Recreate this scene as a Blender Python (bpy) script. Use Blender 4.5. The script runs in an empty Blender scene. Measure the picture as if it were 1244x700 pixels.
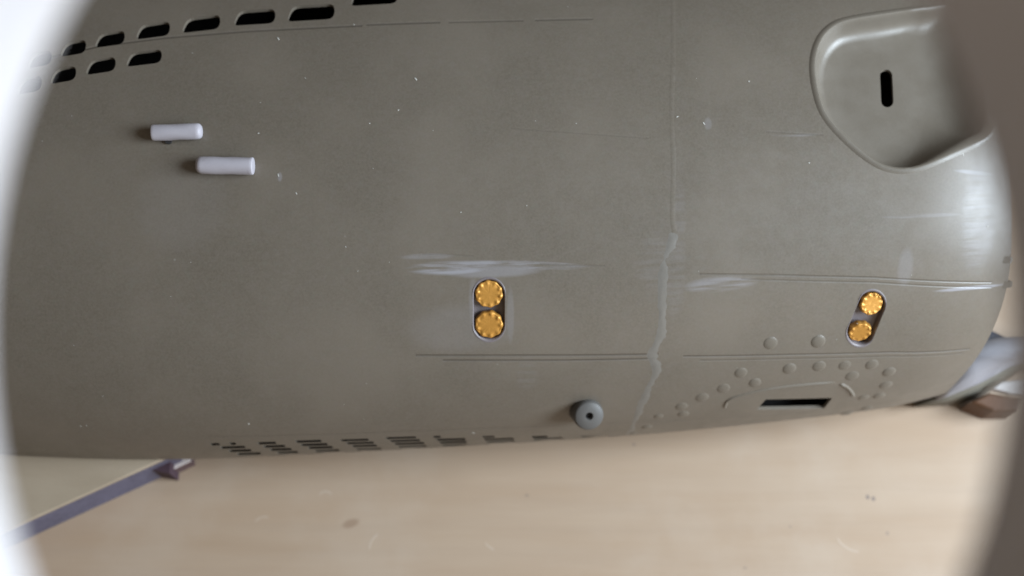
import bpy, bmesh, math, random
from mathutils import Vector, Matrix
from mathutils.bvhtree import BVHTree
from mathutils.geometry import tessellate_polygon
random.seed(7)
S = bpy.context.scene
COL = S.collection

# ------------------------------------------------------------------ camera, light, exposure
TAU = math.radians(20)
CAM = Vector((0.0, -0.1232, 0.300))
AX = Vector((0, math.sin(TAU), -math.cos(TAU)))          # viewing direction
UP = Vector((0, math.cos(TAU), math.sin(TAU)))
RT = Vector((1, 0, 0))
FPX = 1502.0                                             # focal length in photo pixels
cd = bpy.data.cameras.new('camera'); cam = bpy.data.objects.new('camera', cd); COL.objects.link(cam)
cam.location = CAM; cam.rotation_euler = (TAU, 0, 0)
cd.sensor_width = 36; cd.lens = 36 * FPX / 1244
cd.clip_start = 0.005; cd.clip_end = 20
cd.dof.use_dof = True; cd.dof.focus_distance = 0.264; cd.dof.aperture_fstop = 8.4
S.camera = cam

w = bpy.data.worlds.new('World'); S.world = w; w.use_nodes = True
bg = w.node_tree.nodes['Background']
bg.inputs[0].default_value = (1.0, 0.84, 0.66, 1); bg.inputs[1].default_value = 0.18

def area(name, loc, target, size, size_y, power, color):
    l = bpy.data.lights.new(name, 'AREA'); l.shape = 'RECTANGLE'; l.size = size; l.size_y = size_y
    l.energy = power; l.color = color
    o = bpy.data.objects.new(name, l); COL.objects.link(o); o.location = loc
    o.rotation_euler = (Vector(target) - Vector(loc)).to_track_quat('-Z', 'Y').to_euler()
    return o
area('window_light', (0.49, -0.10, 0.33), (0.0, -0.02, 0.03), 0.34, 0.30, 9.9, (0.77, 0.89, 1.0))
area('front_fill', (0.34, -0.72, 0.32), (0.05, -0.04, 0.0), 0.6, 0.45, 1.2, (1.0, 0.88, 0.74))  # soft fill added in front to lift the hull's lower side

S.view_settings.view_transform = 'Standard'; S.view_settings.look = 'None'
S.view_settings.exposure = -0.17; S.view_settings.gamma = 1.0
S.render.engine = 'CYCLES'

# ------------------------------------------------------------------ helpers
def ray(px, py):
    return (AX + RT * ((px - 622) / FPX) - UP * ((py - 350) / FPX)).normalized()
def at(px, py, z):
    """point of the place, at height z, that the photo shows at this pixel"""
    d = ray(px, py); return CAM + d * ((z - CAM.z) / d.z)
def proj(p):
    v = p - CAM; d = v.dot(AX); return 622 + FPX * v.dot(RT) / d, 350 - FPX * v.dot(UP) / d
def interp(tab, x):
    if x <= tab[0][0]: return tab[0][1]
    for (a, b), (c, d) in zip(tab, tab[1:]):
        if x <= c: return b + (d - b) * (x - a) / (c - a)
    return tab[-1][1]
def mesh_obj(name, verts, faces, mat=None, parent=None, smooth=False):
    me = bpy.data.meshes.new(name); me.from_pydata([tuple(v) for v in verts], [], faces); me.validate()
    bm = bmesh.new(); bm.from_mesh(me); bmesh.ops.recalc_face_normals(bm, faces=bm.faces[:]); bm.to_mesh(me); bm.free()
    if smooth: me.polygons.foreach_set('use_smooth', [True] * len(me.polygons))
    if mat: me.materials.append(mat)
    o = bpy.data.objects.new(name, me); COL.objects.link(o)
    if parent: o.parent = parent
    return o
def empty(name, loc):
    o = bpy.data.objects.new(name, None); COL.objects.link(o); o.location = loc; o.empty_display_size = 0.01
    return o
def tag(o, label=None, cat=None, group=None, kind=None):
    if label: o['label'] = label
    if cat: o['category'] = cat
    if group: o['group'] = group
    if kind: o['kind'] = kind
    return o
def offset_to_parent(o, root):
    """o was built in world coordinates: keep it there under a moved root"""
    o.parent = root; o.matrix_parent_inverse = Matrix.Translation(-root.location)

# ------------------------------------------------------------------ materials
class NT:
    def __init__(s, name):
        s.m = bpy.data.materials.new(name); s.m.use_nodes = True; s.t = s.m.node_tree
        s.b = s.t.nodes['Principled BSDF']
    def n(s, typ, **kw):
        nd = s.t.nodes.new(typ)
        for k, v in kw.items():
            if hasattr(nd, k) and not k[0].isupper(): setattr(nd, k, v)
        return nd
    def put(s, v, sock):
        if hasattr(v, 'is_linked') or isinstance(v, bpy.types.NodeSocket): s.t.links.new(v, sock)
        else: sock.default_value = v
    def math(s, op, a, b=0.0, c=None, clamp=False):
        nd = s.t.nodes.new('ShaderNodeMath'); nd.operation = op; nd.use_clamp = clamp
        s.put(a, nd.inputs[0]); s.put(b, nd.inputs[1])
        if c is not None: s.put(c, nd.inputs[2])
        return nd.outputs[0]
    def mix(s, f, a, b):
        nd = s.t.nodes.new('ShaderNodeMix'); nd.data_type = 'RGBA'
        s.put(f, nd.inputs[0]); s.put(a, nd.inputs[6]); s.put(b, nd.inputs[7]); return nd.outputs[2]
    def noise(s, vec, scale, detail=4, rough=0.55, stretch=None):
        if stretch:
            mp = s.t.nodes.new('ShaderNodeMapping'); mp.inputs['Scale'].default_value = stretch
            s.t.links.new(vec, mp.inputs[0]); vec = mp.outputs[0]
        nd = s.t.nodes.new('ShaderNodeTexNoise'); nd.inputs['Scale'].default_value = scale
        nd.inputs['Detail'].default_value = detail; nd.inputs['Roughness'].default_value = rough
        s.t.links.new(vec, nd.inputs['Vector']); return nd.outputs['Fac']
    def ramp(s, v, lo, hi, a=0.0, b=1.0):
        nd = s.t.nodes.new('ShaderNodeMapRange'); nd.interpolation_type = 'SMOOTHSTEP'
        s.put(v, nd.inputs[0])
        for i, q in enumerate((lo, hi, a, b)): nd.inputs[i + 1].default_value = q
        return nd.outputs[0]
    def bump(s, h, strength, dist):
        nd = s.t.nodes.new('ShaderNodeBump'); nd.inputs['Strength'].default_value = strength
        nd.inputs['Distance'].default_value = dist; s.t.links.new(h, nd.inputs['Height'])
        s.t.links.new(nd.outputs[0], s.b.inputs['Normal']); return nd
    def base(s, col, rough, spec=0.5, metal=0.0):
        s.put(col if not isinstance(col, tuple) else (*col, 1), s.b.inputs['Base Color'])
        s.put(rough, s.b.inputs['Roughness']); s.b.inputs['Specular IOR Level'].default_value = spec
        s.b.inputs['Metallic'].default_value = metal
    def obj(s): return s.t.nodes.new('ShaderNodeTexCoord').outputs['Object']
    def uv(s): return s.t.nodes.new('ShaderNodeTexCoord').outputs['UV']
    def sep(s, v):
        nd = s.t.nodes.new('ShaderNodeSeparateXYZ'); s.t.links.new(v, nd.inputs[0]); return nd.outputs
def plain(name, col, rough, spec=0.5, metal=0.0, var=0.08, scale=900, bstr=0.15):
    N = NT(name); o = N.obj(); f = N.noise(o, scale, 5)
    g = N.noise(o, scale * 0.12, 3)
    c = N.mix(N.math('MULTIPLY_ADD', f, 0.6, N.math('MULTIPLY', g, 0.4)),
              tuple(v * (1 - var) for v in col) + (1,), tuple(min(1, v * (1 + var)) for v in col) + (1,))
    N.base(c, N.ramp(g, 0.3, 0.7, rough * 0.85, min(1, rough * 1.15)), spec, metal)
    N.bump(f, bstr, 0.0001); return N.m

# ------------------------------------------------------------------ the hull's form
YC = 0.017
LIMB = [(-260, 540), (-120, 546), (10, 553), (100, 557.5), (200, 559), (300, 556), (400, 551), (500, 545.5), (600, 540), (740, 531.5),
        (850, 522), (950, 511.5), (1050, 500), (1115, 491), (1240, 472)]
BASE = []
for px, py in LIMB:
    p = at(px, py, 0.0); BASE.append((p.x, p.y))
def smooth_interp(tab, x):
    r = 0.012
    return sum(interp(tab, x + k * r / 3) for k in range(-3, 4)) / 7
XL = -0.185
HT = 0.0555
END_T, END_X = [], []                                    # where the hull is cut off, by girth angle
def x_end(t):
    if not END_X: return 0.105
    return interp(list(zip(END_T, END_X)), t)
def dims(x, t):
    L = 0.022; d = max(0.0, (x - (x_end(t) - L)) / L); r = 1 - 0.055 * d ** 2.1       # rolled-in last millimetres
    W = (YC - smooth_interp(BASE, x)); return W * (0.5 + 0.5 * r), HT * r * (1 - 0.35 * max(0, -x - 0.02) ** 1.2)
def surf(x, t):                                          # t: 0 at the lower edge .. pi at the far edge
    W, H = dims(x, t)
    return Vector((x, YC - W * math.cos(t), H * math.sin(t) ** 0.94))
ENDPX = [(-60, 1212), (100, 1218), (170, 1221), (260, 1225), (320, 1224), (360, 1217), (400, 1203), (440, 1180), (470, 1153), (481, 1144), (494, 1114)]
_t, _x = [], []
for q in range(61):
    t = math.pi * q / 60; x = 0.105
    for it in range(25):
        px, py = proj(surf(x, t)); x += (interp(ENDPX, py) - px) * 0.00012
    _t.append(t); _x.append(x)
for it in range(4): _x = [(_x[max(0, q - 1)] + 2 * _x[q] + _x[min(60, q + 1)]) / 4 for q in range(61)]
END_T, END_X = _t, _x
XE = max(_x)
def normal(x, t):
    e = 1e-4; t = min(max(t, 0.02), math.pi - 0.02)
    a = surf(x + e, t) - surf(x - e, t); b = surf(x, t + e * 5) - surf(x, t - e * 5)
    return b.cross(a).normalized() * (-1)
def t_of(p):
    t = 1.2
    for k in range(3):
        W, H = dims(p.x, t); q = min(1.0, max(0.0, p.z / H)) ** (1 / 0.94)
        t = math.atan2(q, (YC - p.y) / W)
    return t
if normal(0, 1.5).z < 0:
    _n = normal
    def normal(x, t): return -_n(x, t)
NX, NV = 230, 170
TH = 0.0009
tt = [math.pi * (0.5 - 0.5 * math.cos(math.pi * j / NV)) * 0.35 + math.pi * j / NV * 0.65 for j in range(NV + 1)]
def xpos(i, t):
    return XL + (x_end(t) - XL) * i / NX
ov = [surf(xpos(i, tt[j]), tt[j]) for i in range(NX + 1) for j in range(NV + 1)]
iv = []
for i in range(NX + 1):
    for j in range(NV + 1):
        p = ov[i * (NV + 1) + j]; n = normal(min(xpos(i, tt[j]), x_end(tt[j]) - .0003), tt[j]); n.x = 0; n.normalize()
        q = p - n * TH; q.z = max(q.z, 0.0) if 0 < j < NV else 0.0; iv.append(q)
def gid(i, j, inner=False): return (len(ov) if inner else 0) + i * (NV + 1) + j
fs = []
for i in range(NX):
    for j in range(NV):
        fs.append((gid(i, j), gid(i + 1, j), gid(i + 1, j + 1), gid(i, j + 1)))
        fs.append((gid(i, j, 1), gid(i, j + 1, 1), gid(i + 1, j + 1, 1), gid(i + 1, j, 1)))
    fs.append((gid(i, 0), gid(i, 0, 1), gid(i + 1, 0, 1), gid(i + 1, 0)))
    fs.append((gid(i, NV), gid(i + 1, NV), gid(i + 1, NV, 1), gid(i, NV, 1)))
for j in range(NV):
    fs.append((gid(0, j), gid(0, j + 1), gid(0, j + 1, 1), gid(0, j, 1)))
    fs.append((gid(NX, j), gid(NX, j, 1), gid(NX, j + 1, 1), gid(NX, j + 1)))
outer_bvh = BVHTree.FromPolygons([tuple(v) for v in ov],
    [(i * (NV + 1) + j, (i + 1) * (NV + 1) + j, (i + 1) * (NV + 1) + j + 1, i * (NV + 1) + j + 1) for i in range(NX) for j in range(NV)])
def hit(px, py):
    """where the line of sight through this photo pixel meets the hull"""
    for k in range(60):
        loc, n, _, _ = outer_bvh.ray_cast(CAM, ray(px - (k * 0.7 if px > 1100 else 0), py - (k * 0.5 if py > 300 else 0)), 2.0)
        if loc: return loc
    return at(px, py, 0)
def nrm_at(p):
    t = min(max(t_of(p), 0.03), math.pi - 0.03)
    return normal(min(p.x, x_end(t) - .0003), t)
VS = 0.06
def uv_of(p): return p.x, t_of(p) * VS

# ------------------------------------------------------------------ hull material
def hull_material():
    N = NT('olive_grey_plastic'); o = N.obj(); uv = N.uv(); U, V, _ = N.sep(uv)
    fine = N.noise(o, 1900, 3, 0.7); mid = N.noise(o, 260, 5, 0.6); big = N.noise(o, 38, 4, 0.5)
    streak = N.noise(uv, 60, 5, 0.6, (1, 14, 1))
    col = N.mix(fine, (0.086, 0.071, 0.055, 1), (0.166, 0.142, 0.113, 1))
    col = N.mix(N.ramp(big, 0.35, 0.7, 0, 0.5), col, (0.165, 0.140, 0.112, 1))
    col = N.mix(N.ramp(N.noise(o, 620, 2, .5), 0.45, 0.7, 0, 0.16), col, (0.155, 0.130, 0.118, 1))
    col = N.mix(N.ramp(N.noise(o, 780, 2, .5), 0.5, 0.75, 0, 0.16), col, (0.128, 0.132, 0.105, 1))
    wob = N.math('MULTIPLY', N.math('SUBTRACT', N.noise(uv, 90, 3), 0.5), 0.0006)
    Vw = N.math('ADD', V, wob)
    H = N.math('MULTIPLY', mid, 0.02)
    groove = None
    def add(a, b): return b if a is None else N.math('MAXIMUM', a, b)
    # engraved panel lines: pixel polylines, laid out in the hull's own (length, girth) coordinates
    lines = [([(40, 75), (120, 56), (200, 46), (300, 38), (440, 31)], 1.0, 0.9), ([(445, 30), (535, 27)], 1, 0.9), ([(545, 27), (636, 25)], 1, 0.7), ([(650, 24.5), (720, 23)], 1, .8),
             ([(505, 432), (650, 432), (800, 430.5)], 1.1, 1), ([(538, 438), (680, 438), (790, 436)], 1.0, 1),
             ([(830, 433), (960, 431), (1080, 428), (1178, 424)], 1.0, 0.9), ([(850, 438), (960, 436), (1080, 433), (1170, 429)], .8, 0.6),
             ([(655, 321), (700, 322.5), (735, 323)], .9, 0.4), ([(850, 333), (940, 334), (1060, 337), (1205, 343)], .9, .7), ([(900, 339), (1060, 343), (1205, 349)], .9, .5),
             ([(512, 309), (545, 309.5), (575, 311)], .8, 0.35), ([(250, 531), (420, 527), (600, 520), (720, 515), (860, 508), (1000, 499)], 0.8, 0.5),
             ([(620, 156), (790, 168)], .6, .25), ([(930, 160), (1000, 164)], .8, .35)]
    for pts, wd, amt in lines:
        q = [uv_of(hit(*p)) for p in pts]
        for (u0, v0), (u1, v1) in zip(q, q[1:]):
            k = (v1 - v0) / (u1 - u0)
            line = N.math('MULTIPLY_ADD', N.math('SUBTRACT', U, u0), k, v0)
            d = N.math('ABSOLUTE', N.math('SUBTRACT', V, line))
            m = N.ramp(d, 0.00003 * wd, 0.00038 * wd, amt * .8, 0.0)
            e0 = N.math('GREATER_THAN', U, u0); e1 = N.math('LESS_THAN', U, u1)
            groove = add(groove, N.math('MULTIPLY', m, N.math('MULTIPLY', e0, e1)))
    # scraped and smeared patches, with painted sheen, reflection and line highlight among them
    scrape_sheen = None
    for (px, py, rx, ry, slope, amt, st) in [(545, 327, 52, 8, 0.03, .95, 1), (600, 323, 92, 7, 0.03, .8, 1), (600, 330, 60, 8, 0.0, .45, 0), (800, 320, 30, 40, 0, .10, 1), (520, 312, 34, 4, 0.0, .35, 1),
            (660, 323, 55, 5, 0.05, .6, 1), (875, 345, 45, 10, -0.02, .5, 1), (1100, 325, 10, 24, 0, .22, 0), (1180, 350, 45, 2.5, 0.04, .9, 0),  # last entry paints the highlight along a panel line
            (575, 375, 6, 38, 0, .25, 0), (620, 385, 5, 34, 0, .22, 0), (1185, 210, 26, 3, .1, .5, 0), (1190, 265, 22, 70, 0, .28, 1),  # final entries paint the window's sheen at the hull end
            (560, 400, 70, 30, 0, .12, 0), (340, 215, 3, 6, 0, .4, 0), (1120, 262, 50, 3, 0.02, .25, 1), (960, 163, 35, 3, .03, .3, 1), (860, 150, 5, 8, .0, .25, 0),
            (825, 260, 9, 45, 0, .12, 1), (820, 330, 14, 60, 0, .12, 1), (640, 455, 14, 20, 0, .1, 1), (220, 250, 60, 60, 0, .06, 0)]:  # last broad patch paints a faint lavender reflection
        u0, v0 = uv_of(hit(px, py)); ua, va = uv_of(hit(px + rx, py)); ub, vb = uv_of(hit(px, py + ry))
        RX = abs(ua - u0); RY = max(abs(vb - v0), 1e-4)
        du = N.math('SUBTRACT', U, u0); dv = N.math('SUBTRACT', Vw, v0); dv = N.math('MULTIPLY_ADD', du, slope, dv)
        du = N.math('DIVIDE', du, RX); dv = N.math('DIVIDE', dv, RY)
        r2 = N.math('ADD', N.math('MULTIPLY', du, du), N.math('MULTIPLY', dv, dv))
        m = N.ramp(r2, 0.25, 1.25, amt, 0.0)
        if st: m = N.math('MULTIPLY', m, N.ramp(streak, 0.36, 0.62))
        scrape_sheen = add(scrape_sheen, m)
    col = N.mix(N.math('MULTIPLY', scrape_sheen, 0.62), col, (0.34, 0.34, 0.38, 1))
    col = N.mix(N.math('MULTIPLY', groove, 0.55), col, (0.07, 0.062, 0.055, 1))
    # dust
    vo = N.t.nodes.new('ShaderNodeTexVoronoi'); vo.inputs['Scale'].default_value = 75; N.t.links.new(o, vo.inputs['Vector'])
    sp = N.math('MULTIPLY', N.ramp(vo.outputs['Distance'], 0.01, 0.03, 1, 0), 0.12)
    col = N.mix(sp, col, (0.6, 0.6, 0.58, 1))
    rough = N.math('ADD', N.ramp(mid, 0.3, 0.7, 0.36, 0.45), N.math('MULTIPLY', scrape_sheen, -0.06))
    N.base(col, rough, 0.5)
    h = N.math('SUBTRACT', N.math('ADD', H, N.math('ADD', N.math('MULTIPLY', scrape_sheen, 0.10), N.math('MULTIPLY', fine, 0.02))), groove)
    N.bump(h, 0.9, 0.00022)
    return N.m
M_hull = hull_material()
M_detail = plain('olive_grey_plastic_detail', (0.128, 0.110, 0.088), 0.40, 0.5, 0, 0.12, 1500)
M_knob = plain('mid_grey_plastic', (0.085, 0.08, 0.075), 0.5, 0.35, 0, 0.08, 1500)
M_glue = plain('dried_glue', (0.152, 0.139, 0.122), 0.38, 0.5, 0, 0.12, 700, .5)
M_brass = plain('brass', (0.52, 0.255, 0.05), 0.42, 0.5, 0.45, 0.3, 1200)
M_white = plain('white_plastic', (0.37, 0.35, 0.385), 0.5, 0.4, 0, 0.05, 1500)
M_rim = plain('pale_frame_plastic', (0.53, 0.50, 0.50), 0.45, 0.4, 0, 0.02, 200, .05)
M_light = plain('pale_grey_plastic', (0.27, 0.27, 0.30), 0.28, 0.5, 0, 0.05, 700)
M_grey = plain('dull_olive_plastic', (0.15, 0.14, 0.115), 0.5, 0.4, 0, 0.1, 900)
M_orange = plain('orange_brown_wood', (0.085, 0.036, 0.014), 0.5, 0.4, 0, 0.2, 500)
M_flock = plain('blue_grey_felt_edge', (0.12, 0.11, 0.15), 0.9, 0.1, 0, 0.6, 900, 1.0)
M_paper = plain('white_card', (0.62, 0.55, 0.52), 0.7, 0.3, 0, 0.15, 900)
M_sock = plain('stained_socket', (0.15, 0.13, 0.135), 0.4, 0.5, 0, 0.3, 900)
M_black = plain('dark_inside', (0.03, 0.028, 0.028), 0.7, 0.2)  # black painted in so the unlit inside reads dark

def table_material():
    N = NT('beige_table_top'); o = N.obj(); X, Y, _ = N.sep(o)
    g1 = N.noise(o, 22, 6, 0.6, (0.35, 3.0, 1)); g2 = N.noise(o, 140, 5, 0.65, (0.12, 2.2, 1)); g3 = N.noise(o, 30, 5, 0.6); fine = N.noise(o, 1500, 2, .7)
    col = N.mix(N.ramp(g1, 0.3, 0.7), (0.365, 0.26, 0.178, 1), (0.405, 0.305, 0.222, 1))
    col = N.mix(N.ramp(g2, 0.4, 0.7, 0, 0.3), col, (0.34, 0.25, 0.18, 1))
    col = N.mix(N.ramp(g3, 0.45, 0.7, 0, 0.35), col, (0.44, 0.355, 0.28, 1))
    col = N.mix(N.math('MULTIPLY', fine, 0.16), col, (0.33, 0.26, 0.20, 1))
    def blob(px, py, rx, ry, slope):
        c = at(px, py, ZT); a = at(px + rx, py, ZT); b = at(px, py + ry, ZT)
        du = N.math('SUBTRACT', X, c.x); dv = N.math('MULTIPLY_ADD', du, slope, N.math('SUBTRACT', Y, c.y))
        du = N.math('DIVIDE', du, abs(a.x - c.x)); dv = N.math('DIVIDE', dv, abs(b.y - c.y))
        return N.math('ADD', N.math('MULTIPLY', du, du), N.math('MULTIPLY', dv, dv))
    m = N.ramp(N.math('ADD', blob(426, 636, 13, 7, -0.25), N.math('MULTIPLY', g3, .6)), 0.5, 1.3, 0.55, 0)
    col = N.mix(m, col, (0.22, 0.14, 0.09, 1))
    for (px, py, rx, ry, s, a) in [(1054, 604, 2.5, 3, 0, .8), (1061, 606, 2.5, 3, 0, .8), (640, 602, 3, 2, 0, .4), (1078, 648, 2.5, 2.5, 0, .4), (770, 540, 2, 2, 0, .6), (905, 690, 3, 2, 0, .3), (960, 640, 2, 2, 0, .3)]:
        col = N.mix(N.ramp(blob(px, py, rx, ry, s), 0.5, 1.2, a, 0), col, (0.16, 0.13, 0.12, 1))
    sc = None
    for (cx, cy, r, x0, x1, lower) in [(1042, 640, 30, 1016, 1040, 1), (470, 668, 22, 448, 458, 0), (395, 606, 9, 388, 402, 0), (612, 640, 30, 590, 600, 1),(320,640,12,310,325,0)]:
        c = at(cx, cy, ZT); R = (at(cx + r, cy, ZT) - c).length
        du = N.math('SUBTRACT', X, c.x); dv = N.math('SUBTRACT', Y, c.y)
        d = N.math('SQRT', N.math('ADD', N.math('MULTIPLY', du, du), N.math('MULTIPLY', dv, dv)))
        m = N.ramp(N.math('ABSOLUTE', N.math('SUBTRACT', d, R)), 0.00012, 0.0004, 1, 0)
        a, b = at(x0, cy, ZT).x, at(x1, cy, ZT).x
        m = N.math('MULTIPLY', m, N.math('MULTIPLY', N.math('GREATER_THAN', X, a), N.math('LESS_THAN', X, b)))
        m = N.math('MULTIPLY', m, N.math('LESS_THAN', dv, 0.0) if lower else N.math('GREATER_THAN', dv, 0.0))
        sc = m if sc is None else N.math('MAXIMUM', sc, m)
    col = N.mix(N.math('MULTIPLY', sc, 0.10), col, (0.8, 0.76, 0.7, 1))
    N.base(col, N.ramp(g3, 0.3, 0.7, 0.36, 0.5), 0.4)
    N.bump(N.math('ADD', N.math('MULTIPLY', g2, 0.5), N.math('ADD', N.math('MULTIPLY', sc, .4), N.math('MULTIPLY', fine, .1))), 0.4, 0.00015)
    return N.m
ZT = -0.015
M_table = table_material()

# ------------------------------------------------------------------ table and board
def slab(name, poly, z0, z1, mat, side_mat=None, bevel=0.0, parent=None):
    bm = bmesh.new(); vs = [bm.verts.new((p[0], p[1], z1)) for p in poly]; f = bm.faces.new(vs)
    r = bmesh.ops.extrude_face_region(bm, geom=[f]); up = [v for v in r['geom'] if isinstance(v, bmesh.types.BMVert)]
    for v in up: v.co.z = z0
    bmesh.ops.recalc_face_normals(bm, faces=bm.faces[:])
    if bevel:
        ed = [e for e in bm.edges if all(abs(v.co.z - z1) < 1e-7 for v in e.verts)]
        bmesh.ops.bevel(bm, geom=ed, offset=bevel, segments=2, affect='EDGES', profile=0.5)
    me = bpy.data.meshes.new(name); me.materials.append(mat)
    if side_mat: me.materials.append(side_mat)
    for f in bm.faces:
        f.material_index = 1 if side_mat and abs(f.normal.z) < 0.3 else 0
    bm.to_mesh(me); bm.free(); o = bpy.data.objects.new(name, me); COL.objects.link(o)
    if parent: o.parent = parent
    return o
tb = slab('table', [(-0.9, -0.45), (0.75, -0.45), (0.75, 0.65), (-0.9, 0.65)], ZT - 0.02, ZT, M_table, bevel=0.001)
tag(tb, kind='structure')

def board_material():
    N = NT('pale_board_face'); o = N.obj()
    a = N.noise(o, 30, 5, 0.6, (0.5, 2, 1)); b = N.noise(o, 1300, 3, .7)
    col = N.mix(N.ramp(a, 0.3, 0.7), (0.31, 0.245, 0.175, 1), (0.38, 0.31, 0.23, 1)); col = N.mix(N.math('MULTIPLY', b, .3), col, (.28, .24, .19, 1))
    N.base(col, 0.6, 0.3); N.bump(b, 0.3, 0.0001); return N.m
A, B = at(30, 634, 0), at(201, 556, 0)
d = (B - A).normalized(); inn = Vector((-d.y, d.x, 0))
brd = empty('board', (A + inn * 0.05 + Vector((0, 0, ZT))))
P0 = A - d * 0.12; P1 = B + d * 0.002
top = slab('board_face', [tuple(P0.xy), tuple(P1.xy), tuple((P1 + inn * 0.15).xy), tuple((P0 + inn * 0.15).xy)], -0.0016, -0.0003, board_material(), bevel=0.0003)
core = slab('board_core', [tuple((P0 + inn * .0004).xy), tuple((P1 + inn * .0004).xy), tuple((P1 + inn * 0.1496).xy), tuple((P0 + inn * 0.1496).xy)], ZT, -0.0016, M_flock)
for q in (top, core): offset_to_parent(q, brd)
core['label'] = 'rough blue-grey edge of the board'
tag(brd, 'pale flat board with a rough blue-grey edge, lying under the left end of the hull', 'board')

# painted shadow wedge and pale card chip at the board's end
c0, c1, c2 = at(205, 575, ZT), at(236, 560, ZT), at(228, 548, ZT)
CZ = ZT + .005
chip = slab('card_offcut', [tuple(at(207, 572, CZ).xy), tuple(at(232, 560, CZ).xy), tuple(at(228, 545, CZ).xy), tuple(at(199, 545, CZ).xy)],
            ZT, CZ, M_paper, plain('dark_card_edge', (.10, .06, .06), .8), bevel=0.0002)
tag(chip, 'small off-white card offcut at the end of the board, half under the hull', 'card offcut')

bk = slab('shade_wedge', [tuple(at(*q, -0.006).xy) for q in ((183, 571), (206, 575.5), (207, 560), (199, 545), (185, 553))], ZT, -0.006, plain('wedge_shade_brown', (.05, .025, .035), .9))  # dark wedge added to paint the shadow at the board's end
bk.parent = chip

# ------------------------------------------------------------------ hull shell with real openings
hull = empty('hull_half', (-0.04, YC, 0.0))
tag(hull, 'olive-grey plastic model submarine hull half with slots, gold discs and rivets, resting curved side up', 'model hull')

def cutter(bm, pix, depth=0.003, out=0.0015, pts=None, slant=None):
    P = pts or [hit(*p) for p in pix]
    c = sum(P, Vector()) / len(P); n = nrm_at(hit_near(c))
    a = [bm.verts.new(p + nrm_at(p) * out * 0 + n * out) for p in P]; b = [bm.verts.new(p - n * depth) for p in P]
    if slant:                                            # louvre cut: the slot slopes down into the wall
        L = min(depth, max(.0008, (min(p.z for p in P) - .0008) / .95))
        for v, p in zip(a, P): v.co = p - slant * .0012
        for v, p in zip(b, P): v.co = p + slant * L
    k = len(P)
    bm.faces.new(a); bm.faces.new(b[::-1])
    for i in range(k): bm.faces.new((a[i], b[i], b[(i + 1) % k], a[(i + 1) % k]))
def hit_near(c):
    loc, n, _, _ = outer_bvh.find_nearest(c); return loc
def rounded(corners, r, seg=4):
    out = []; k = len(corners)
    for i in range(k):
        p0, p1, p2 = Vector(corners[i - 1]), Vector(corners[i]), Vector(corners[(i + 1) % k])
        rr = min(r if not isinstance(r, (list, tuple)) else r[i], (p0 - p1).length * .48, (p2 - p1).length * .48)
        a = p1 + (p0 - p1).normalized() * rr; b = p1 + (p2 - p1).normalized() * rr
        for s in range(seg + 1):
            f = s / seg; out.append(tuple((a * (1 - f) ** 2 + p1 * 2 * f * (1 - f) + b * f * f)))
    return out
cb = bmesh.new()
flood = [(73, 105, 49, 68), (115, 152, 38, 57), (165, 207, 27, 47), (221, 268, 19, 39), (284, 335, 12, 30), (349, 407, 6, 25), (426, 484, -13, 6),
         (61, 93, 81, 101), (104, 141, 70, 90), (153, 197, 61, 80), (502, 558, -26, -8), (20, 51, 93, 114), (33, 63, 62, 82)]
for x0, x1, y0, y1 in flood:
    w_, h_ = x1 - x0, y1 - y0; s = 0.20 if x0 < 230 else 0.10
    dy = h_ * s
    cor = [(x0 + 6, y0 + dy - .5), (x1, y0 - 1.5), (x1 - 1, y1 - dy), (x0 - 1, y1 + 1.5)]
    cutter(cb, rounded(cor, [9, 10, 12, 7]))
# parallelogram slot, anchor-well opening, disc sockets
cutter(cb, rounded([(919, 497.8), (930, 485.5), (1011, 483.5), (1001, 496.2)], 0.8, 2))
WELL = [(1128, 9), (1078, 16), (1030, 24), (1008, 34), (994, 52), (988, 78), (991, 108), (1000, 136), (1018, 160), (1044, 184), (1068, 200), (1092, 206),
        (1118, 203), (1152, 189), (1186, 174), (1205, 160), (1211, 130), (1206, 80), (1192, 30), (1160, 6)]
def catmull(P, n):
    out = []; k = len(P)
    for i in range(k):
        a, b, c, e = [Vector(P[(i + q) % k]) for q in (-1, 0, 1, 2)]
        for s in range(n):
            t = s / n
            out.append(tuple(0.5 * ((2 * b) + (c - a) * t + (2 * a - 5 * b + 4 * c - e) * t * t + (-a + 3 * b - 3 * c + e) * t ** 3)))
    return out
WELLP = [hit(*p) for p in catmull(WELL, 4)]
def cut_loop(P):
    k = len(P); ns = [nrm_at(p) for p in P]
    a = [cb.verts.new(p + n * .009) for p, n in zip(P, ns)]; b = [cb.verts.new(p - n * .006) for p, n in zip(P, ns)]
    for i in range(k): cb.faces.new((a[i], b[i], b[(i + 1) % k], a[(i + 1) % k]))
    for ring, fl in ((a, 0), (b, 1)):
        tri = tessellate_polygon([[Vector((v.co.x, v.co.y, 0)) for v in ring]])
        for t in tri: cb.faces.new([ring[q] for q in t])
cut_loop(WELLP)
def stadium(p, q, r, n=12):
    p, q = Vector(p), Vector(q); a = math.atan2(q.y - p.y, q.x - p.x); out = []
    for s in range(n + 1):
        th = a - math.pi / 2 + math.pi * s / n; out.append((q.x + r * math.cos(th), q.y + r * math.sin(th)))
    for s in range(n + 1):
        th = a + math.pi / 2 + math.pi * s / n; out.append((p.x + r * math.cos(th), p.y + r * math.sin(th)))
    return out
SOCK = [((594, 357.5), (594, 395), 21.0, 17.6), ((1059.5, 369.5), (1045, 404.5), 18.0, 15.2)]
for p, q, r, rd in SOCK: cutter(cb, stadium(p, q, r * .93))
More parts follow.
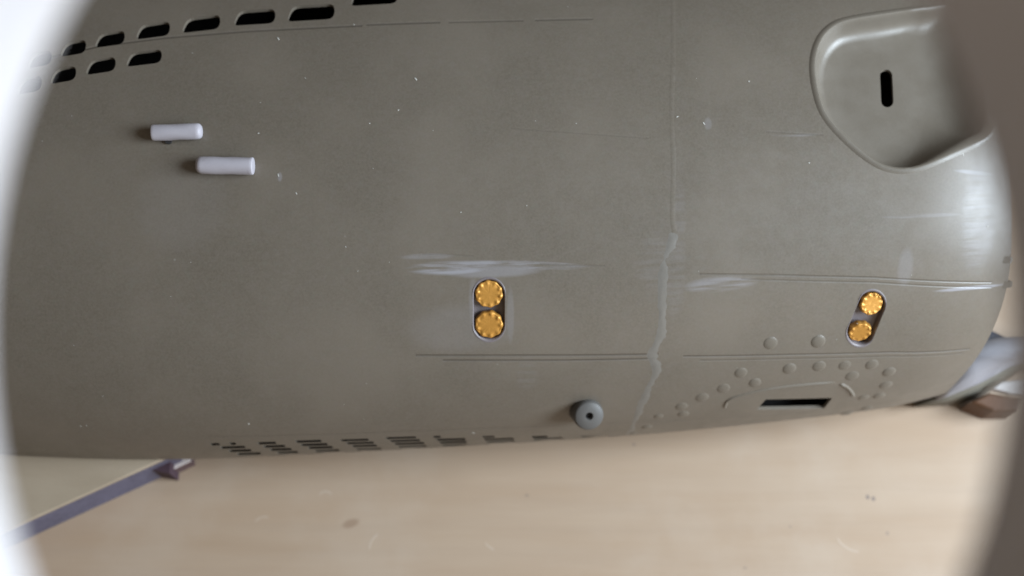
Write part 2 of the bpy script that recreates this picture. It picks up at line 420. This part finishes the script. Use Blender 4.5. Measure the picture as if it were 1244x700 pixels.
# rows of drain slots along the lower edge
rows = []
def grp(lst, sx, ox, oy): rows.extend([(ox + a / sx, ox + b / sx, oy + y / sx) for a, b, y in lst])
grp([(62, 110, 120), (155, 190, 117), (110, 235, 136), (150, 265, 152), (190, 310, 167), (230, 345, 182)], 4, 240, 510)
grp([(290, 385, 115), (320, 430, 131), (350, 460, 146), (385, 490, 160), (418, 525, 174)], 4, 240, 510)
grp([(475, 605, 107), (500, 635, 123), (535, 660, 137), (570, 690, 151), (600, 720, 165)], 4, 240, 510)
grp([(695, 835, 101), (722, 860, 115), (750, 875, 129), (770, 895, 143), (795, 920, 156)], 4, 240, 510)
grp([(915, 1065, 90), (935, 1085, 104), (955, 1105, 118), (975, 1115, 131), (990, 1125, 143)], 4, 240, 510)
grp([(1145, 1185, 84), (1160, 1305, 98), (1175, 1310, 111), (1190, 1315, 124)], 4, 240, 510)
rows += [(586, 602, 531), (588, 625, 534), (591, 626, 536.8), (594, 626, 539.2)]
rows += [(646, 666, 531), (648, 684, 533.2), (650, 684, 535.4)]
rows += [(706, 722, 530.4), (710, 740, 531.5)]
for a, b, y in rows:
    sl = -0.03; h = 1.3 if a < 400 else 1.1 if a < 580 else 0.9
    m = (a + b) / 2
    cutter(cb, [(a - 1, y - h - sl * 0), (m, y - h + sl * (m - a)), (b - 2, y - h + sl * (b - a)), (b, y + h + sl * (b - a)), (m, y + h + sl * (m - a)), (a + 1.5, y + h)], depth=0.0045, slant=Vector((0, .30, -.95)))
bmesh.ops.recalc_face_normals(cb, faces=cb.faces[:])
cme = bpy.data.meshes.new('cut'); cb.to_mesh(cme); cb.free(); cobj = bpy.data.objects.new('cut', cme); COL.objects.link(cobj)

raw = mesh_obj('shell', ov + iv, fs, M_hull)
md = raw.modifiers.new('b', 'BOOLEAN'); md.operation = 'DIFFERENCE'; md.object = cobj; md.solver = 'EXACT'; md.use_self = True
dg = bpy.context.evaluated_depsgraph_get(); dg.update()
me = bpy.data.meshes.new_from_object(raw.evaluated_get(dg)); 
raw.modifiers.clear(); old = raw.data; raw.data = me; me.name = 'shell'
bpy.data.objects.remove(cobj); bpy.data.meshes.remove(cme); bpy.data.meshes.remove(old)
shell = raw
uvl = me.uv_layers.new(name='girth') if not me.uv_layers else me.uv_layers[0]
cache = {}
ln = []
me.polygons.foreach_set('use_smooth', [True] * len(me.polygons))
UVD = [0.0] * (2 * len(me.loops))
VN = {}
for p in me.polygons:
    pn = p.normal
    for li in p.loop_indices:
        vi = me.loops[li].vertex_index
        if vi not in VN:
            co = me.vertices[vi].co.copy(); u, v = uv_of(co); VN[vi] = (u, v, normal(min(max(u, XL + .0002), x_end(v / VS) - .0002), v / VS), co)
        u, v, sn, co = VN[vi]
        UVD[2 * li] = u; UVD[2 * li + 1] = v
        dd = pn.dot(sn)
        ln.append(sn if dd > 0.86 else (-sn if dd < -0.95 else pn))
uvl.data.foreach_set('uv', UVD)
order = [None] * len(me.loops); k = 0
for p in me.polygons:
    for li in p.loop_indices: order[li] = tuple(ln[k]); k += 1
me.normals_split_custom_set(order)
offset_to_parent(shell, hull)

# added plates that block light; the bottom one black so slots look dark
lo = []; hi = []
xs = [XL + .001 + (x_end(0.02) - .003 - XL - .001) * q / 40 for q in range(41)]
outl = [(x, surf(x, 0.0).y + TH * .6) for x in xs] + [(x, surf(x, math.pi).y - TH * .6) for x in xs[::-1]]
offset_to_parent(slab('added_bottom_plate', outl, 0.0002, 0.0008, M_black), hull)
vs = []; K = 40
for dx in (-.0016, -.0006):
    for q in range(K + 1):
        t = .02 + (math.pi - .04) * q / K; x = x_end(t) + dx; p = surf(x, t); n = normal(x - .001, t); vs.append(p - n * TH * .5)
ff = [tuple(range(K + 1)), tuple(range(K + 1, 2 * K + 2))] + [(q, (q + 1) % (K + 1), K + 1 + (q + 1) % (K + 1), K + 1 + q) for q in range(K + 1)]
offset_to_parent(mesh_obj('added_end_plate', vs, ff, M_detail), hull)

# ------------------------------------------------------------------ anchor well (a moulded pocket)
k = len(WELLP); cen = sum(WELLP, Vector()) / k
fn = Vector((0.0, -0.10, 1)).normalized()
# plane fitted through the outline
fn = Vector((0, 0, 0))
for i in range(k): fn += (WELLP[i] - cen).cross(WELLP[(i + 1) % k] - cen)
fn.normalize(); fn = fn if fn.z > 0 else -fn
floor_c = hit(1080, 105) - fn * 0.0066
def on_floor(p): return p - fn * ((p - floor_c).dot(fn))
rings = []
prof = [(-0.0012, -0.0001, 0), (-0.0007, 0.00012, 0), (-0.0001, 0.00030, 0), (0.0003, 0.00022, 0), (0.0006, -0.0001, 0.04), (0.0009, 0, 0.25), (0.0014, 0, 0.55), (0.0021, 0, 0.8), (0.0031, 0, 0.95), (0.0042, 0, 1.0)]
fc = on_floor(cen)
for ins, dz, fl in prof:
    ring = []
    for p in WELLP:
        n = nrm_at(p); to = (cen - p); to -= n * to.dot(n); L = to.length; to.normalize()
        px, py = proj(p)
        wide = 1 + 1.9 * max(0, min(1, (px - 1115) / 70)) + 0.0 
        a = p + to * min((ins * wide if ins > .0003 else ins), L * .8) + n * dz
        b = on_floor(a); ring.append(a * (1 - fl) + b * fl)
    rings.append(ring)
for fr in (0.72, 0.42, 0.15): rings.append([fc + (on_floor(p) - fc) * fr for p in rings[9]])
vs = [v for r_ in rings for v in r_]; ff = []
for a in range(len(rings) - 1):
    for i in range(k): ff.append((a * k + i, a * k + (i + 1) % k, (a + 1) * k + (i + 1) % k, (a + 1) * k + i))
ff.append(tuple((len(rings) - 1) * k + i for i in range(k)))
well = mesh_obj('anchor_well', vs, ff, M_detail, smooth=True)
def solid_cut(o, cutbm):
    bmesh.ops.recalc_face_normals(cutbm, faces=cutbm.faces[:])
    m_ = bpy.data.meshes.new('c'); cutbm.to_mesh(m_); co = bpy.data.objects.new('c', m_); COL.objects.link(co)
    md = o.modifiers.new('b', 'BOOLEAN'); md.operation = 'DIFFERENCE'; md.object = co; md.solver = 'EXACT'
    dg = bpy.context.evaluated_depsgraph_get(); dg.update()
    n_ = bpy.data.meshes.new_from_object(o.evaluated_get(dg)); o.modifiers.clear(); o.data = n_
    bpy.data.objects.remove(co); bpy.data.meshes.remove(m_)
# slot in the well's floor: bowl thickened first, so the slot is a real opening
sol = well.modifiers.new('s', 'SOLIDIFY'); sol.thickness = 0.0009; sol.offset = -1 
dg = bpy.context.evaluated_depsgraph_get(); dg.update()
n_ = bpy.data.meshes.new_from_object(well.evaluated_get(dg)); well.modifiers.clear(); well.data = n_
sb = bmesh.new()
def floor_pt(px, py):
    d = ray(px, py); t = (floor_c - CAM).dot(fn) / d.dot(fn); return CAM + d * t
P = [floor_pt(*q) for q in stadium((1076.5, 92), (1078, 123), 7.5, 8)]
a = [sb.verts.new(p + fn * .001) for p in P]; b = [sb.verts.new(p - fn * .006) for p in P]
sb.faces.new(a); sb.faces.new(b[::-1])
for i in range(len(P)): sb.faces.new((a[i], b[i], b[(i + 1) % len(P)], a[(i + 1) % len(P)]))
solid_cut(well, sb); sb.free()
m_ = well.data; m_.polygons.foreach_set('use_smooth', [True] * len(m_.polygons))
try: m_.set_sharp_from_angle(angle=math.radians(50))
except Exception: pass
offset_to_parent(well, hull); well['label'] = 'deep rounded recess with an upright slot in its floor'

# ------------------------------------------------------------------ disc sockets and brass discs
def frame_of(p):
    n = nrm_at(p); x = Vector((1, 0, 0)); x -= n * x.dot(n); x.normalize(); y = n.cross(x); return n, x, y
for si, (p, q, r, rd) in enumerate(SOCK):
    P = [hit(*s) for s in stadium(p, q, r * .93, 14)]; c = sum(P, Vector()) / len(P); n = nrm_at(c); k = len(P)
    rings = []
    for ins, dz in [(-0.06, -0.0001), (-0.02, 0.00009), (0.03, 0.00003), (0.06, -0.0003), (0.07, -0.0016), (0.3, -0.0017)]:
        rings.append([p_ + (c - p_) * ins + n * dz for p_ in P])
    vs = [v for r_ in rings for v in r_]; ff = [(a * k + i, a * k + (i + 1) % k, (a + 1) * k + (i + 1) % k, (a + 1) * k + i) for a in range(len(rings) - 1) for i in range(k)]
    ff.append(tuple((len(rings) - 1) * k + i for i in range(k)))
    so = mesh_obj('disc_socket', vs, ff, M_sock, smooth=True); so.data.set_sharp_from_angle(angle=math.radians(55)); offset_to_parent(so, hull)
    for qi, pc in enumerate((p, q)):
        c = hit(*pc); n, ex, ey = frame_of(c)
        tilt = [(0.02, 0.0), (-0.03, 0.02), (0.16, 0.05), (-0.02, -0.16)][si * 2 + qi]
        n = (n + ex * tilt[0] + ey * tilt[1]).normalized(); ex = (ex - n * ex.dot(n)).normalized(); ey = n.cross(ex)
        R = rd / FPX * (c - CAM).dot(AX) * (1.0 if qi == 0 or si == 0 else .95)
        NA, rr = 96, [0, .2, .4, .55, .64, .70, .76, .82, .88, .93, .97, 1.0]
        nt = 10 if qi == 0 else 9; ph = random.random() * 6
        c = c + n * .0003; vs = [c - n * .0003]; ff = []
        for f in rr[1:]:
            for a in range(NA):
                th = 2 * math.pi * a / NA; lobe = 0.5 + 0.5 * math.cos(nt * th + ph)
                rad = f * R * (1 - 0.07 * (1 - lobe) * f ** 6)
                g = math.exp(-((f - .80) / .11) ** 2)
                h = -0.0003 + random.uniform(-.00002, .00002) + g * (0.00036 * lobe ** 1.5 * (0.75 + .35 * math.sin(th * 2 + ph)) - 0.00010) - 0.0005 * max(0, (f - .93) / .07) ** 2
                vs.append(c + ex * rad * math.cos(th) + ey * rad * math.sin(th) + n * h)
        for a in range(NA): ff.append((0, 1 + a, 1 + (a + 1) % NA))
        for b in range(len(rr) - 2):
            for a in range(NA): ff.append((1 + b * NA + a, 1 + (b + 1) * NA + a, 1 + (b + 1) * NA + (a + 1) % NA, 1 + b * NA + (a + 1) % NA))
        base = len(vs); last = 1 + (len(rr) - 2) * NA
        for a in range(NA): vs.append(vs[last + a] - n * .001)
        for a in range(NA): ff.append((last + a, base + a, base + (a + 1) % NA, last + (a + 1) % NA))
        ff.append(tuple(base + a for a in range(NA)))
        dsc = mesh_obj('brass_disc', vs, ff, M_brass, smooth=True); offset_to_parent(dsc, hull)
        dsc['label'] = ['gold scalloped disc, upper of the pair nearer the middle', 'gold scalloped disc, lower of the pair nearer the middle',
                        'gold scalloped disc, upper of the pair nearer the hull end', 'gold scalloped disc, lower of the pair nearer the hull end'][si * 2 + qi]

# ------------------------------------------------------------------ knob
c = hit(709, 499); n = nrm_at(c)
axk = (n * 0.35 + (-AX) * 0.85 + Vector((0.16, 0.0, 0))).normalized()
ex = Vector((1, 0, 0)); ex = (ex - axk * ex.dot(axk)).normalized(); ey = axk.cross(ex)
sc_ = (c - CAM).dot(AX) / FPX
face_c = c + axk * 0.0036
# put the face centre where the photo shows it
tgt = ray(716, 506); face_c = CAM + tgt * ((face_c - CAM).dot(AX) / tgt.dot(AX))
NA = 48; prof = [(0.0, -.0016), (4.2, -.0016), (4.4, -.0002), (5.0, 0), (16.0, 0), (17.6, -.00025), (18.4, -.0007), (18.8, -.0016), (19.2, -.0045), (19.6, -.0075)]
vs = []; ff = []
for r, h in prof:
    for a in range(NA):
        th = 2 * math.pi * a / NA; vs.append(face_c + (ex * math.cos(th) + ey * math.sin(th)) * max(r, .01) * sc_ + axk * h + Vector((-0.0002, 0.0002, 0)) * (-h * 300))
for b in range(len(prof) - 1):
    for a in range(NA): ff.append((b * NA + a, b * NA + (a + 1) % NA, (b + 1) * NA + (a + 1) % NA, (b + 1) * NA + a))
ff.append(tuple(range(NA)))
kb = mesh_obj('round_knob', vs, ff, M_knob, smooth=True); kb.data.set_sharp_from_angle(angle=math.radians(50)); offset_to_parent(kb, hull)
kb['label'] = 'round grey knob with a small hole in its face'
vs = [face_c + axk * -.0013 + (ex * math.cos(a * math.pi / 10) + ey * math.sin(a * math.pi / 10)) * 4.3 * sc_ for a in range(20)] + \
     [face_c + axk * -.0017 + (ex * math.cos(a * math.pi / 10) + ey * math.sin(a * math.pi / 10)) * 4.3 * sc_ for a in range(20)]
hole = mesh_obj('hole', vs, [tuple(range(20)), tuple(range(20, 40))] + [(a, (a + 1) % 20, 20 + (a + 1) % 20, 20 + a) for a in range(20)], M_black)
hole.parent = kb

# ------------------------------------------------------------------ rivets
riv = [(936, 417, 10), (994, 415, 9.5), (900, 453, 9), (959, 448, 9), (995, 445, 9), (1026, 444, 9), (1059, 443, 9), (1080, 452, 9), (1035, 457, 9), (917, 465, 9),
       (879, 472, 9), (853, 483, 9), (828, 494, 9), (830, 503, 8), (800, 506, 7), (1076, 468, 9), (1068, 481, 8.5), (1049, 483, 8.5), (1053, 496, 8), (1029, 502, 9),
       (786, 519, 7), (769, 526.5, 6)]
proto = None
for px, py, r in riv:
    c = hit(px, py); n, ex, ey = frame_of(c)
    if proto is None:
        vs = [Vector((0, 0, .52))]; ff = []; NA = 20; pr = [(.3, .50), (.55, .43), (.75, .31), (.9, .16), (1.0, .0), (1.08, -.2)]
        for rr, h in pr:
            for a in range(NA): vs.append(Vector((rr * math.cos(2 * math.pi * a / NA), rr * math.sin(2 * math.pi * a / NA), h)))
        for a in range(NA): ff.append((0, 1 + a, 1 + (a + 1) % NA))
        for b in range(len(pr) - 1):
            for a in range(NA): ff.append((1 + b * NA + a, 1 + (b + 1) * NA + a, 1 + (b + 1) * NA + (a + 1) % NA, 1 + b * NA + (a + 1) % NA))
        proto = mesh_obj('rivet', vs, ff, M_detail, smooth=True); o = proto
    else:
        o = proto.copy(); COL.objects.link(o)
    s = r * (c - CAM).dot(AX) / FPX * random.uniform(.92, 1.05)
    Mx = Matrix((ex, ey, n)).transposed().to_4x4(); Mx.translation = c
    o.parent = hull; o.matrix_parent_inverse = Matrix.Translation(-hull.location)
    o.matrix_basis = Mx @ Matrix.Diagonal((s * .92, s * .92, s * random.uniform(.22, .32), 1))

# ------------------------------------------------------------------ beads laid on the surface (ridge round the slot, glue seam, end lip, tabs)
def bead(name, pix, width, height, mat, seg=6, prof=None, jit=0.0, n_per=8, taper=True, closed=False):
    """a ribbon of soft profile that follows the hull"""
    pts = []
    for i in range(len(pix) - 1):
        a, b, c, e = [Vector(pix[max(0, min(len(pix) - 1, i + q))]) for q in (-1, 0, 1, 2)]
        for s in range(n_per):
            t = s / n_per; pts.append(0.5 * ((2 * b) + (c - a) * t + (2 * a - 5 * b + 4 * c - e) * t * t + (-a + 3 * b - 3 * c + e) * t ** 3))
    pts.append(Vector(pix[-1])); P = [hit(*p) for p in pts]; L = len(P); vs = []; ff = []
    w1 = w2 = 0.0
    for i, p in enumerate(P):
        tg = (P[min(i + 1, L - 1)] - P[max(i - 1, 0)]).normalized(); n = nrm_at(p); sd = n.cross(tg).normalized()
        w1 = w1 * .7 + random.uniform(-1, 1) * jit; w2 = w2 * .7 + random.uniform(-1, 1) * jit
        e = min(1, (min(i, L - 1 - i) + .3) / 4) if taper else 1
        wd = width * (1 + w1); hh = height * e * (1 + w2)
        for s in range(seg + 1):
            f = s / seg * 2 - 1; q = hit_near(p + sd * f * wd / 2 + sd * w2 * width * .2)
            g = (0.5 + 0.5 * math.cos(math.pi * f)) ** .8
            vs.append(q + nrm_at(q) * (hh * g - 0.00005))
    for i in range(L - 1):
        for s in range(seg):
            a = i * (seg + 1) + s; ff.append((a, a + 1, a + seg + 2, a + seg + 1))
    # underside, so the bead is solid
    m_ = len(vs); vs += [v - nrm_at(v) * .0004 for v in vs]
    ff += [tuple(m_ + q for q in f[::-1]) for f in ff[:]]
    for i in range(L - 1):
        for s in (0, seg):
            a = i * (seg + 1) + s; b = a + seg + 1; ff.append((a, b, m_ + b, m_ + a))
    for i in (0, L - 1):
        for s in range(seg):
            a = i * (seg + 1) + s; ff.append((a, a + 1, m_ + a + 1, m_ + a))
    o = mesh_obj(name, vs, ff, mat, smooth=True); offset_to_parent(o, hull); return o
bead('slot_ridge', [(880, 497), (884, 487), (902, 480), (940, 472), (985, 467), (1016, 465)], 0.0011, 0.00038, M_detail)
bead('slot_ridge', [(1020, 466.5), (1028, 470), (1034, 476), (1037, 482)], 0.0011, 0.00045, M_detail)
g1 = bead('glue_seam', [(817, -20), (818, 60), (816, 130), (818, 200), (817, 262), (820, 285)], 0.0026, 0.00008, M_hull, jit=.04, n_per=14)
g2 = bead('glue_seam', [(820, 280), (812, 305), (805, 335), (804, 375), (803, 405), (792, 430), (797, 452), (786, 476), (776, 500), (768, 520), (762, 530)], 0.0032, 0.00010, M_glue, jit=.24, n_per=9)
g2['label'] = 'wavy lumpy line of dried glue down the joint'
# tabs on the hull end
for (px, py) in ((1226, 316), (1226, 346)):
    c = hit(1217, py); n = nrm_at(c)
    x0, x1 = c.x - .001, c.x + .0026; hw = 0.0009
    y = Vector((0, 1, 0)); y = (y - n * y.dot(n)).normalized(); o_ = c - n * .0006
    vs = []
    for xx, s in ((x0, 1), (x1 - .0005, .9), (x1, .6)):
        for a, b in ((-1, -1), (1, -1), (1, 1), (-1, 1)): v = o_ + y * hw * a * s + n * .0005 * b * s; v.x = xx; vs.append(v)
    ff = [(0, 1, 2, 3), (8, 9, 10, 11)] + [(q * 4 + i, q * 4 + (i + 1) % 4, q * 4 + 4 + (i + 1) % 4, q * 4 + 4 + i) for q in (0, 1) for i in range(4)]
    offset_to_parent(mesh_obj('locating_tab', vs, ff, M_detail), hull)

# lint and dust specks lying on the hull
bm = bmesh.new()
def fleck(p, n, L, wd, ang):
    ex = Vector((1, 0, 0)); ex = (ex - n * ex.dot(n)).normalized(); ey = n.cross(ex)
    a = ex * math.cos(ang) + ey * math.sin(ang); b = n.cross(a)
    base = [p + a * L * u + b * wd * v for u, v in ((-.5, -.3), (0, -.5), (.5, -.2), (.45, .35), (0, .5), (-.5, .2))]
    lo = [bm.verts.new(q - n * .00003) for q in base]; hi = [bm.verts.new(p + (q - p) * .8 + n * wd * .22) for q in base]
    bm.faces.new(hi); bm.faces.new(lo[::-1])
    for i in range(6): bm.faces.new((lo[i], lo[(i + 1) % 6], hi[(i + 1) % 6], hi[i]))
for px, py, L, wd, an in [(505, 96, .0012, .0006, -1.0), (338, 47, .0013, .0006, -1.1), (371, 95, .0007, .0003, -1.2), (484, 134, .0006, .0005, 0), (449, 150, .0005, .0004, 0), (314, 162, .0006, .0005, 0), (338, 213, .0011, .0004, -1.4),
        (360, 235, .0008, .0004, -1), (575, 526, .0014, .0004, -1.1), (105, 517, .0006, .0003, 1), (302, 515, .0012, .0004, 1.5), (98, 518, .0007, .0003, 1.5), (823, 142, .0008, .0005, .4), (855, 150, .0012, .0005, -1), (910, 99, .0006, .0005, 0), (983, 198, .0006, .0004, 0), (1200, 275, .0006, .0006, 0), (1170, 187, .0016, .0004, -1.4), (560, 258, .0005, .0003, .5), (640, 250, .0004, .0003, .5), (420, 300, .0005, .0003, 2), (700, 150, .0004, .0003, 1), (430, 30, .0005, .0004, 0)]:
    p = hit(px, py); fleck(p, nrm_at(p), L * .7, wd * .65, an)
for i in range(26):
    p = hit(random.uniform(20, 1190), random.uniform(5, 520)); fleck(p, nrm_at(p), random.uniform(.00015, .0003), .00015, random.uniform(0, 3))
m_ = bpy.data.meshes.new('dust'); bm.to_mesh(m_); bm.free(); m_.materials.append(plain('pale_lint', (.45, .44, .41), .8))
du = bpy.data.objects.new('dust', m_); COL.objects.link(du); tag(du, 'pale dust and lint specks scattered over the hull', 'dust', kind='stuff')

# ------------------------------------------------------------------ the two white rods
def rod(px0, py0, px1, py1, rpx, round_l, round_r, label):
    a, b = hit(px0, py0), hit(px1, py1); m = (a + b) / 2; n = nrm_at(m)
    r = rpx * (m - CAM).dot(AX) / FPX; off = n * (r * 0.93)
    a += off; b += off
    # keep the ends where the photo shows them
    a = CAM + ray(px0, py0) * ((a - CAM).dot(AX) / ray(px0, py0).dot(AX)); b = CAM + ray(px1, py1) * ((b - CAM).dot(AX) / ray(px1, py1).dot(AX))
    ax = (b - a).normalized(); L = (b - a).length; e1 = n.cross(ax).normalized(); e2 = ax.cross(e1)
    st = []
    def cap(rnd, flip):
        q = [(0, .0), (0.02, .35), (.08, .62), (.22, .85), (.42, .97), (.7, 1)] if rnd else [(0, 0), (0, .6), (0, .90), (.06, .97), (.14, 1), (.5, 1)]
        q = [(u * r * (1.1 if rnd else .8), s * r) for u, s in q]
        return [(L - u, s) for u, s in q[::-1]] if flip else q
    st = cap(round_l, False) + [(L * .35, r * 1.01), (L * .5, r * .985), (L * .65, r * 1.0)] + cap(round_r, True)
    NA = 28; vs = []; ff = []
    for u, s in st:
        for k in range(NA):
            th = 2 * math.pi * k / NA; jr = 1 + .025 * math.sin(3 * th + u * 2500) + random.uniform(-.006, .006)
            flat = .9 if math.sin(th) < -.7 else 1
            vs.append(a + ax * u + (e1 * math.cos(th) + e2 * math.sin(th) * flat) * max(s, 1e-5) * jr)
    for i in range(len(st) - 1):
        for k in range(NA): ff.append((i * NA + k, i * NA + (k + 1) % NA, (i + 1) * NA + (k + 1) % NA, (i + 1) * NA + k))
    ff.append(tuple(range(NA))); ff.append(tuple((len(st) - 1) * NA + k for k in range(NA)))
    o = mesh_obj('plastic_rod', vs, ff, M_white, smooth=True); o.data.set_sharp_from_angle(angle=math.radians(60))
    return tag(o, label, 'plastic rod', 'short white rods on the hull')
rod(185, 161.5, 246, 159.5, 9.8, False, True, 'short white plastic rod with rounded right end, upper left of two on hull')
rod(238, 200.5, 308, 202, 10.6, True, False, 'short white plastic rod with square-cut right end, lower right of two on hull')
# small dark dot below the first rod
p = hit(205, 172.5); n, ex, ey = frame_of(p)
vs = [p + (ex * math.cos(a * math.pi / 7) * .0008 + ey * math.sin(a * math.pi / 7) * .0006) + n * h for h in (-.0004, .0006) for a in range(14)]
stub = mesh_obj('dark_dot', vs, [tuple(range(14)), tuple(range(14, 28))] + [(a, (a + 1) % 14, 14 + (a + 1) % 14, 14 + a) for a in range(14)], M_black)
offset_to_parent(stub, hull)

# ------------------------------------------------------------------ next section, behind the hull's right end
def loft(name, rowsP, mat, smooth=True):
    a, b = len(rowsP), len(rowsP[0]); vs = [p for r in rowsP for p in r]
    ff = [(i * b + j, i * b + j + 1, (i + 1) * b + j + 1, (i + 1) * b + j) for i in range(a - 1) for j in range(b - 1)]
    o = mesh_obj(name, vs, ff, mat, smooth=smooth)
    return o
def thick(o, t):
    s = o.modifiers.new('s', 'SOLIDIFY'); s.thickness = t; s.offset = -1
    dg = bpy.context.evaluated_depsgraph_get(); dg.update(); n_ = bpy.data.meshes.new_from_object(o.evaluated_get(dg)); o.modifiers.clear(); o.data = n_
T = [(1136, 484), (1152, 470), (1180, 434), (1228, 427), (1275, 425), (1330, 424)]
Mi = [(1137, 487), (1153, 480.5), (1190, 465.5), (1228, 446), (1275, 432), (1330, 428)]
Bo = [(1112, 495), (1156, 492), (1186, 486), (1210, 472), (1240, 452), (1330, 440)]
st = []
TZ = [-.006, 0, .009, .010, .010, .010]; MZ = [-.008, -.004, .000, .001, .001, .001]
for (t, m, b, tz, mz) in zip(T, Mi, Bo, TZ, MZ):
    pt, pm, pb = at(*t, tz), at(*m, mz), at(*b, ZT + .0003)
    back = pt + Vector((0.0, 0.005, -0.018)); back.z = max(back.z, ZT + .001)
    mid = (pt + pm) / 2 + Vector((0, -.0006, .0012))
    st.append([back, pt + Vector((0, .004, -.001)), pt, mid, pm, pm + Vector((0, -.0001, -.0004))])
sec = empty('hull_section', (at(1200, 470, ZT)))
o1 = loft('section_skin', st, M_light); thick(o1, .0008); offset_to_parent(o1, sec)
Mi[0] = (1114, 493.5)
st2 = [[at(*m, z - .0004), at((m[0] + b[0]) / 2, (m[1] + b[1]) / 2, (z + ZT) / 2), at(*b, ZT + .0003)] for m, b, z in zip(Mi, Bo, MZ)]
o2 = loft('section_rim', st2, M_grey); thick(o2, .0008); offset_to_parent(o2, sec)
tag(sec, 'pale glossy curved section with dull grey lower rim, beyond the hull right end', 'model section')

gp = slab('gap_shade', [tuple(at(*q, 0.003).xy) for q in ((1174, 430), (1188, 398), (1205, 400), (1222, 408), (1262, 414), (1262, 426), (1182, 431))], -0.004, 0.003, plain('gap_shade_blue', (.035, .04, .055), .4), bevel=.0008)  # dark slab standing in for the shaded gap behind the section
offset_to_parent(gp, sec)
ob = slab('wood_block', [tuple(at(*q, -0.006).xy) for q in ((1180, 488), (1203, 477), (1245, 484), (1238, 499), (1208, 499))], ZT, -0.006, M_orange, bevel=.0006)
tag(ob, 'small orange-brown wooden block beside the pale curved section at the right', 'wood block')
M_scrap = plain('white_scrap_plastic', (.5, .47, .46), .5)
wb = slab('white_scrap', [tuple(at(*q, -0.004).xy) for q in ((1206, 472), (1218, 464), (1250, 460), (1250, 480), (1229, 478))], -0.006, -0.004, M_scrap, bevel=.0004)
tag(wb, 'small white plastic scrap lying on the orange-brown wooden block', 'plastic scrap')

# ------------------------------------------------------------------ the round frame close to the camera through which the hull is seen
DR = 0.088; NA = 160; vs = []; ff = []
cc = CAM + AX * DR
ring = empty('viewing_ring', cc)
a_, b_ = 622, 728
pr = [(0, .0), (.0004, -.0012), (.0014, -.0018), (.0120, -.0018), (.0128, 0), (.0130, .0085), (.0118, .0094), (.0104, .0088), (.0012, .0012)]
pr = [(a, -b if False else b) for a, b in pr]
s_ = DR / FPX
for k in range(NA):
    th = 2 * math.pi * k / NA
    p = Vector((a_ * math.cos(th), b_ * math.sin(th))); nn = Vector((math.cos(th) / a_, math.sin(th) / b_)).normalized()
    for o_, dz in pr:
        q = p * s_ + nn * o_
        vs.append(cc + RT * (q.x + (602 - 622) * s_) + UP * (q.y - (405 - 350) * s_) - AX * dz)
m_ = len(pr)
for k in range(NA):
    for i in range(m_): ff.append((k * m_ + i, k * m_ + (i + 1) % m_, ((k + 1) % NA) * m_ + (i + 1) % m_, ((k + 1) % NA) * m_ + i))
rg = mesh_obj('ring_frame', vs, ff, M_rim, smooth=True); bpy.data.objects.remove(ring)
tag(rg, 'large out-of-focus pale oval frame close to the camera, the hull seen through its opening', 'frame')
